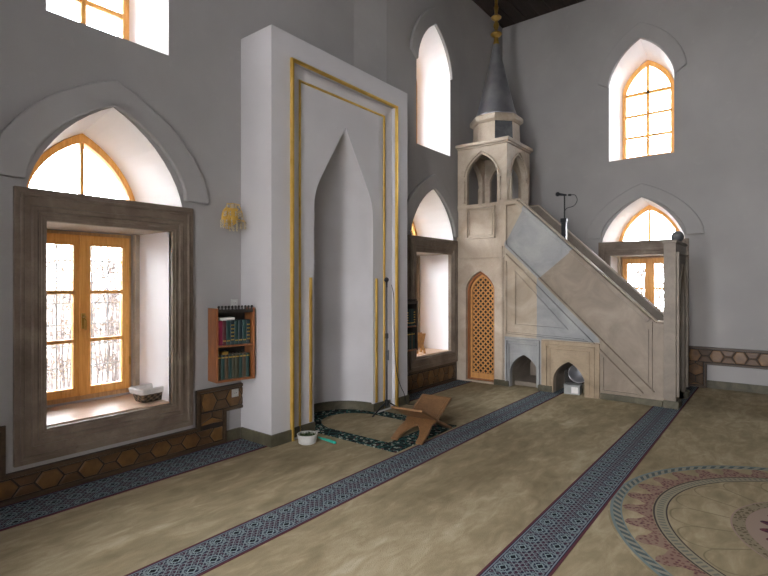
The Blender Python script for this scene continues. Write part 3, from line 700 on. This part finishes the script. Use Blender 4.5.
# ------------------------------------------------------------------ folding book rests
def rahle(bmA,w,L,th,ang,s,cut=True):
    """one board, in the plane through the hinge axis (local Y)"""
    out=[(-w/2,-L*.5),(-w*.29,-L*.5)]+[(x,z) for x,z in arch(0,w*.29,-L*.46,-L*.16)]+[(w*.29,-L*.5),(w/2,-L*.5),(w/2,-L*.30),(w*.44,-L*.12),(w/2,.0),(w/2,L*.5),(-w/2,L*.5),(-w/2,0),(-w*.44,-L*.12),(-w/2,-L*.30)]
    R=Matrix.Rotation(s*ang,4,'Y')
    fr=(Vector((0,0,0)),Vector((0,1,0)),Vector((1,0,0)))
    n0=len(bmA.verts); plate(bmA,fr,out,-th/2,th/2); bmA.verts.ensure_lookup_table()
    strip(bmA,fr,rect(-w*.42,w*.42,L*.04,L*.44),.02,-s*th/2,-s*(th/2+.006),True); bmA.verts.ensure_lookup_table()
    bmesh.ops.transform(bmA,matrix=R,verts=bmA.verts[n0:])
def book_rest(loc,rz,w,L,th,ang,mat,lab):
    h=L*.5*math.cos(ang)+th*.4
    t=thing('book_rest',lab,'book stand',loc,rz)
    for s in (1,-1):
        bm=NB(); rahle(bm,w,L,th,ang,s); o=obj('board',bm,mat,t,bevel=.003); o.location=(0,0,h)
    bm=NB()
    for k in range(5): y=-w/2+w*(k+.5)/5; tube(bm,[(0,y-w*.09,h),(0,y+w*.09,h)],th*.75,10)
    obj('hinge_knuckles',bm,mat,t); return t
book_rest((4.46,2.98,.014),.10,.36,.76,.022,1.13,'rahle','dark brown carved folding wooden book rest standing open on the niche rug')
book_rest((6.60,4.47,.514),.9,.15,.36,.014,.55,'oak','small pale wooden book rest on the sill behind the far bookcase')
# ------------------------------------------------------------------ small things
t=thing('plastic_tub','small white round tub of dark moss on the carpet by the mihrab','tub',(3.52,3.74,0))
bm=NB(); lathe(bm,[(.075,0.002),(.088,.01),(.098,.085),(.104,.088),(.104,.096),(.092,.096),(.084,.02),(.01,.015)],0,0,32); obj('tub_wall',bm,'white_plastic',t,auto=40)
bm=NB(); lathe(bm,[(.083,.02),(.087,.062),(.05,.072),(.01,.078)],0,0,24)
for k in range(60):
    a=random.random()*2*PI; r=.075*math.sqrt(random.random()); x,y=r*math.cos(a),r*math.sin(a)
    tube(bm,[(x,y,.06),(x+random.uniform(-.02,.02),y+random.uniform(-.02,.02),.085+random.random()*.02)],[.006,.002],5)
obj('contents',bm,'green_dark',t)
bm=NB(); tube(bm,[(3.692,3.76,.016),(3.686,3.70,.014),(3.672,3.56,.018),(3.664,3.49,.017)],[.008,.011,.015,.014],8); tag(obj('plastic_scoop',bm,'teal',bevel=.003),'teal plastic handle lying on the carpet beside the white tub','scoop')
# basket
t=thing('wicker_basket','dark wicker basket with white cloth liner on the left window sill','basket',(2.385,4.655,.513),.06)
def rrect(hx,hy,r,n=5):
    P=[]
    for sx,sy,a0 in ((1,1,0),(-1,1,PI/2),(-1,-1,PI),(1,-1,3*PI/2)):
        for k in range(n+1): a=a0+PI/2*k/n; P.append((sx*(hx-r)+r*math.cos(a),sy*(hy-r)+r*math.sin(a)))
    return P
def rings(bm,L):
    rows=[[bm.verts.new((x,y,z)) for x,y in rrect(hx,hy,r)] for hx,hy,r,z in L]
    for a,b in zip(rows,rows[1:]):
        n=len(a)
        for i in range(n): bm.faces.new((a[i],a[(i+1)%n],b[(i+1)%n],b[i]))
    bm.faces.new(rows[0]); bm.faces.new(rows[-1])
bm=NB(); rings(bm,[(.115,.075,.02,.0),(.135,.09,.03,.06),(.15,.105,.03,.115),(.14,.095,.03,.115),(.105,.065,.02,.012)]); obj('woven_body',bm,'wicker',t)
bm=NB(); rings(bm,[(.149,.103,.03,.075),(.158,.112,.03,.085),(.165,.118,.03,.122),(.155,.108,.03,.132),(.14,.094,.03,.118),(.105,.07,.02,.02)]); obj('cloth_liner',bm,'liner',t)
# bookcases
bookmats=[]
def bookmat(name,c,g=.0):
    m=Mat(name,.55,0,.4); c2=tuple(min(1,x*1.5+.004) for x in c); n=m.noise(12,3); m.col(m.ramp(n,[(.35,c),(.65,c2)])); M[name]=m.m
bookmat('crimson_cloth',(.16,.006,.03)); bookmat('maroon_cloth',(.07,.012,.014)); bookmat('green_cloth',(.008,.032,.028)); bookmat('dark_teal_cloth',(.008,.022,.026)); bookmat('olive_cloth',(.035,.035,.018)); bookmat('brown_cloth',(.06,.038,.018)); M['pages']=noisy('pages',(.5,.46,.36),(.6,.56,.46),30,.8,stretch=(40,1,1))
def bookmesh(w,d,h,mat,gold):
    bm=NB(); c=.003
    box(bm,-w/2,-w/2+c,-d/2+.006,d/2,0,h); box(bm,w/2-c,w/2,-d/2+.006,d/2,0,h)
    for k in range(4):                                             # rounded spine
        a0,a1=PI*k/4,PI*(k+1)/4
        x0,x1=-w/2*math.cos(a0),-w/2*math.cos(a1); y0,y1=-d/2+.006-.007*math.sin(a0),-d/2+.006-.007*math.sin(a1)
        vs=[bm.verts.new(p) for p in ((x0,y0,0),(x1,y1,0),(x1,y1,h),(x0,y0,h),(x0*.8,y0+.004,0),(x1*.8,y1+.004,0),(x1*.8,y1+.004,h),(x0*.8,y0+.004,h))]
        for q in ((0,1,2,3),(4,7,6,5),(0,4,5,1),(3,2,6,7)): bm.faces.new([vs[i] for i in q])
    box(bm,-w/2+c,w/2-c,-d/2+.008,d/2-.004,.004,h-.004,1)
    for z in gold: box(bm,-w*.38,w*.38,-d/2-.0022,-d/2+.003,h*z-.006,h*z+.006,2)
    bmesh.ops.recalc_face_normals(bm,faces=bm.faces); me=bpy.data.meshes.new('book'); bm.to_mesh(me); bm.free()
    for x in (mat,'pages','gold'): me.materials.append(M[x])
    return me
def bookcase(x0,x1,yb,lab,rz,full=True):
    d=.19; z0,z1=.655,1.365
    t=thing('wall_bookcase',lab,'bookcase',(x0,yb,z0),rz)
    side='case' if full else 'ebony'
    w=x1-x0; H=z1-z0
    for a in (0,w-.022): bm=NB(); box(bm,a,a+.022,-d,0,0,H); obj('side_panel',bm,side,t,bevel=.003)
    bm=NB(); box(bm,.022,w-.022,-.012,0,.02,H-.02); obj('back_panel',bm,'ebony',t)
    bm=NB(); box(bm,.0221,w-.0221,-d,-.012,0,.022); obj('bottom_board',bm,'case',t,bevel=.003)
    bm=NB(); box(bm,.0221,w-.0221,-d+.01,-.012,.335,.353); obj('shelf',bm,'case',t,bevel=.003)
    bm=NB(); box(bm,.0221,w-.0221,-d,-.012,H-.045,H-.025)
    n=11
    for k in range(n):
        x=.03+(w-.06)*k/(n-1); lathe(bm,[(.006,H-.026),(.010,H-.012),(.006,H-.002),(.013,H+.012),(.009,H+.022),(.002,H+.026)],x,-d+.012,8)
    box(bm,.0221,w-.0221,-d-.004,-d+.010,H-.028,H-.014)
    obj('top_gallery',bm,'ebony',t); return t
bc1=bookcase(2.818,3.222,4.395,'small reddish brown wall bookcase of dark books between window and mihrab',-.165)
bc2=bookcase(5.585,5.985,YR-.003,'narrow dark wall bookcase half hidden beside the far window',0,False)
def fill(x0,x1,yb,full,rz):
    n0=set(COL.objects)
    zt=.655+.354; x=x0+.03; yc=yb-.095
    if full: spec=[('crimson_cloth',.047,(),'wide crimson book, leftmost on the upper shelf','books on the upper bookcase shelf'),('maroon_cloth',.038,(.17,),'dark maroon book beside the wide crimson one',None)]
    else: spec=[('maroon_cloth',.045,(.2,),'maroon books in the half hidden far bookcase',None),('maroon_cloth',.045,(.2,),'maroon books in the half hidden far bookcase',None)]
    for k in range(6): spec.append(('dark_teal_cloth' if k%2 else 'green_cloth',.042,(.17,) if k not in (1,5) else (.2,.35,.5,.65,.8), 'dark green gilt-banded book upright on the upper shelf near the mihrab' if full else 'dark green book on the upper shelf of the far bookcase',None))
    up='upper shelf books of the near bookcase' if full else 'upper shelf books of the far bookcase'
    for m,w,g,l,_ in spec:
        if x+w>x1-.024: break
        h=.235+random.uniform(-.003,.003); o=bpy.data.objects.new('book',bookmesh(w-.002,.14,h,m,g)); COL.objects.link(o); o.location=(x+w/2,yc,zt); tag(o,l,'book',up); x+=w
    if full:
        o=bpy.data.objects.new('book',bookmesh(.026,.12,.15,'olive_cloth',())); COL.objects.link(o); o.data.materials[0]=M['liner']; o.location=(x0+.20,yc-.01,zt+.238+.014); o.rotation_euler=(0,-PI/2,0); tag(o,'thin white book lying flat across the crimson and maroon volumes','book')
    x=x0+.026; zt=.655+.0225; k=0
    proto={}
    while x+.036<x1-.022:
        m=('olive_cloth','green_cloth','brown_cloth','green_cloth','olive_cloth')[k%5]; 
        if m not in proto: proto[m]=bookmesh(.035,.135,.235,m,(.9,))
        o=bpy.data.objects.new('book',proto[m]); COL.objects.link(o); o.location=(x+.0185,yc,zt); x+=.0372; k+=1
        tag(o,('olive, green and brown matched volume on the lower shelf beside the near window' if full else 'matched volume on the lower shelf of the far bookcase'),'book','lower shelf set of the near bookcase' if full else 'lower shelf set of the far bookcase')
    if full:
        bm=NB(); box(bm,-.03,.03,-.045,.045,0,.028); o=obj('small_box',bm,'gold',bevel=.003); o.location=(x0+.115,yc-.005,.655+.0225+.236); tag(o,'small golden box on top of the lower row of books','box')
    m=Matrix.Translation((x0,yb,0))@Matrix.Rotation(rz,4,'Z')@Matrix.Translation((-x0,-yb,0))
    for o in set(COL.objects)-n0: o.matrix_basis=m@o.matrix_basis
fill(2.818,3.222,4.395,True,-.165); fill(5.585,5.985,YR-.003,False,0)
# sockets
def socket(x,y,z,lab):
    t=thing('wall_socket',lab,'socket',(x,y,z))
    bm=NB(); box(bm,-.04,.04,-.012,0,-.04,.04); obj('plate',bm,'white_plastic',t,bevel=.005)
    bm=NB(); lathe(bm,[(.030,-.002),(.030,.006),(.024,.006),(.022,-.001)],0,0,24,0,Matrix.Translation((0,-.012,0))@Matrix.Rotation(PI/2,4,'X')); obj('rim',bm,'white_plastic',t)
    bm=NB()
    for sx in (-.009,.009): lathe(bm,[(.004,0),(.004,.0025)],0,0,8,0,Matrix.Translation((sx,-.012,0))@Matrix.Rotation(PI/2,4,'X'))
    obj('pin_hole',bm,'black',t)
socket(3.124,Y1-.031,.487,'white round socket on the hexagon wainscot under the bookcase')
socket(3.135,Y1,1.405,'white round socket on the plaster just above the bookcase')
# sconce
t=thing('wall_sconce','gold and crystal wall sconce on the plaster left of the mihrab','wall lamp',(3.06,Y1,2.27))
bm=NB(); lathe(bm,[(.01,0),(.075,.002),(.07,.012),(.05,.018),(.03,.03),(.001,.032)],0,0,20,0,Matrix.Rotation(PI/2,4,'X')@Matrix.Diagonal((1,1.5,1,1))); obj('back_plate',bm,'gold',t,smooth=True)
bm=NB(); lathe(bm,[(.01,-.08),(.035,-.06),(.055,-.02),(.045,.02),(.03,.04),(.05,.07),(.058,.085),(.025,.09)],0,-.085,20); tube(bm,[(0,-.02,-.02),(0,-.085,-.03)],.009); obj('lamp_body',bm,'gold',t,smooth=True)
bm=NB(); lathe(bm,[(.006,.06),(.022,.08),(.024,.105),(.012,.14),(.002,.15)],0,-.085,16); obj('bulb',bm,'crystal',t,smooth=True)
bm=NB()
for R_,zz_ in ((.13,-.03),(.10,.06),(.07,.13)):
    P=[(R_*math.cos(2*PI*k/24),-.095+R_*.6*math.sin(2*PI*k/24),zz_) for k in range(25)]; tube(bm,P,.003,6)
for k in range(8): a=2*PI*k/8; tube(bm,[(.03*math.cos(a),-.095+.03*math.sin(a)*.6,-.01),(.13*math.cos(a),-.095+.13*.6*math.sin(a),-.03),(.10*math.cos(a),-.095+.10*.6*math.sin(a),.06),(.07*math.cos(a),-.095+.07*.6*math.sin(a),.13)],.0025,6)
obj('crystal_ring',bm,'gold',t)
rings_=((.135,-.035,15,3),(.10,.055,11,2),(.07,.125,8,1),(.085,-.06,9,2),(.045,-.09,6,2))
for R_,zz_,n_,j_ in rings_:
    for k in range(n_):
        bm=NB(); a=2*PI*k/n_; x,y=R_*math.cos(a),-.095+.6*R_*math.sin(a)
        tube(bm,[(x,y,zz_+.004),(x,y,zz_-.026*j_)],.0022,4)
        for j in range(j_): lathe(bm,[(.0012,zz_-.026*j),(.0095,zz_-.026*j-.010),(.0075,zz_-.026*j-.017),(.0012,zz_-.026*j-.025)],x,y,6)
        obj('crystal_strand',bm,'crystal',t)
# things stored in the pulpit's right arch
t=thing('storage_box','white metal box on the floor inside the right pulpit arch','box',(7.50,2.385,.001),.12)
bm=NB(); box(bm,-.08,.10,-.115,.105,.0,.125); obj('box_body',bm,'box_white',t,bevel=.006)
bm=NB(); box(bm,-.085,.105,-.12,.11,.1255,.138); obj('lid',bm,'box_white',t,bevel=.004)
bm=NB()
box(bm,-.084,-.0801,-.09,.0,.02,.11)
obj('front_panel',bm,'liner',t)
t=thing('metal_basin','round steel basin leaning on the white box in the pulpit arch','basin',(7.60,2.33,.285))
R=Matrix.Rotation(-1.15,4,'Y')@Matrix.Rotation(.35,4,'X')
bm=NB(); lathe(bm,[(.05,-.055),(.10,-.035),(.13,.0),(.14,.004),(.14,.008),(.125,.006),(.095,-.028),(.045,-.045)],0,0,36,0,R); obj('bowl',bm,'lead',t,smooth=True)
bm=NB(); tube(bm,[R@Vector((.138*math.cos(2*PI*k/32),.138*math.sin(2*PI*k/32),.006)) for k in range(33)],.006,6); obj('rolled_rim',bm,'steel',t)
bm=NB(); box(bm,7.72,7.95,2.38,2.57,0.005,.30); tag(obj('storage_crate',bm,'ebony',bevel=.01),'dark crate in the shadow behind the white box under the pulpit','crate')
# ------------------------------------------------------------------ outside
bm=NB(); bm.faces.new([bm.verts.new(p) for p in ((-40,-40,-.4),(50,-40,-.4),(50,40,-.4),(-40,40,-.4))])
M['gravel']=noisy('gravel',(.50,.48,.46),(.62,.60,.57),3,.95); tag(obj('garden_ground',bm,'gravel'),kind='structure')
M['twig']=noisy('twig_bark',(.10,.08,.075),(.22,.19,.18),20,.9); M['leaf']=noisy('dry_leaf',(.16,.115,.09),(.28,.23,.18),3,.9)
def shrub(seed,h):
    rnd=random.Random(seed); bm=NB()
    for k in range(40):
        p=Vector((rnd.uniform(-.6,.6),rnd.uniform(-.3,.3),0)); d=Vector((rnd.uniform(-.04,.04),rnd.uniform(-.15,.15),1)); P=[p.copy()]
        for i in range(6): p=p+d*h/6; d=Vector((rnd.uniform(-.15,.15),rnd.uniform(-.2,.2),1)); P.append(p.copy())
        tube(bm,P,[.014*(1-i/8) for i in range(7)],5)
        for i in range(2,7):
            for j in range(9):
                q=P[i]+Vector((rnd.uniform(-.1,.1),rnd.uniform(-.14,.14),rnd.uniform(-.18,.18))); tube(bm,[P[i],q],[.004,.002],3)
                s=.03; e1=Vector((rnd.uniform(-1,1),rnd.uniform(-1,1),rnd.uniform(-1,1))).normalized()*s; e2=e1.orthogonal().normalized()*s*.6
                f=bm.faces.new([bm.verts.new(q+x) for x in (-e1,e2,e1,-e2)]); f.material_index=1
    me=bpy.data.meshes.new('shrub'); bm.to_mesh(me); bm.free(); me.materials.append(M['twig']); me.materials.append(M['leaf']); return me
sm=[shrub(1,2.75),shrub(2,2.7)]
for i,(x,y,lab) in enumerate(((1.15,7.35,0),(2.9,7.35,0),(4.65,7.35,0),(12.2,.5,1),(12.2,2.3,1),(12.2,4.1,1))):
    o=bpy.data.objects.new('bare_shrub',sm[i%2]); COL.objects.link(o); o.location=(x,y,-.4); o.rotation_euler=(0,0,(PI/2 if lab else 0)+PI*(i%2))
    tag(o,['bare brown twiggy shrub seen through the left casement window','bare twiggy shrub seen through the right wall window'][lab],'shrub',['shrubs outside the left window','shrubs outside the right wall window'][lab])
bm=NB(); box(bm,-6,16,9.0,9.4,-.4,1.5); M['garden_wall']=mk_stone('garden_stone',(.22,.20,.18),(.36,.33,.30),(.5,.47,.43),4); tag(obj('garden_wall',bm,'garden_wall'),'pale stone garden wall beyond the left window shrubs','wall')
# ------------------------------------------------------------------ light, camera
w=bpy.data.worlds.new('overcast'); S.world=w; w.use_nodes=True; nt=w.node_tree; bg=nt.nodes['Background']
tc=nt.nodes.new('ShaderNodeTexCoord'); sp=nt.nodes.new('ShaderNodeSeparateXYZ'); rp=nt.nodes.new('ShaderNodeValToRGB')
nt.links.new(tc.outputs['Generated'],sp.inputs[0]); nt.links.new(sp.outputs[2],rp.inputs[0]); nt.links.new(rp.outputs[0],bg.inputs[0])
rp.color_ramp.elements[0].color=(.985,.965,1,1); rp.color_ramp.elements[1].color=(.96,.965,1,1)
bg.inputs[1].default_value=42.
cd=bpy.data.cameras.new('camera'); cam=bpy.data.objects.new('camera',cd); COL.objects.link(cam); S.camera=cam
F_,TH=505.,math.atan2(396,505)
cd.sensor_fit='HORIZONTAL'; cd.sensor_width=36; cd.lens=F_/768*36; cd.shift_y=-4/768; cd.clip_start=.05; cd.clip_end=200
cam.location=(0,0,1.6); cam.rotation_euler=(PI/2,0,TH-PI/2)
vs=S.view_settings; vs.view_transform='Standard'; vs.look='None'; vs.gamma=1; vs.use_curve_mapping=False; vs.exposure=-.13
S.cycles.max_bounces=12; S.cycles.diffuse_bounces=8; S.cycles.transparent_max_bounces=16
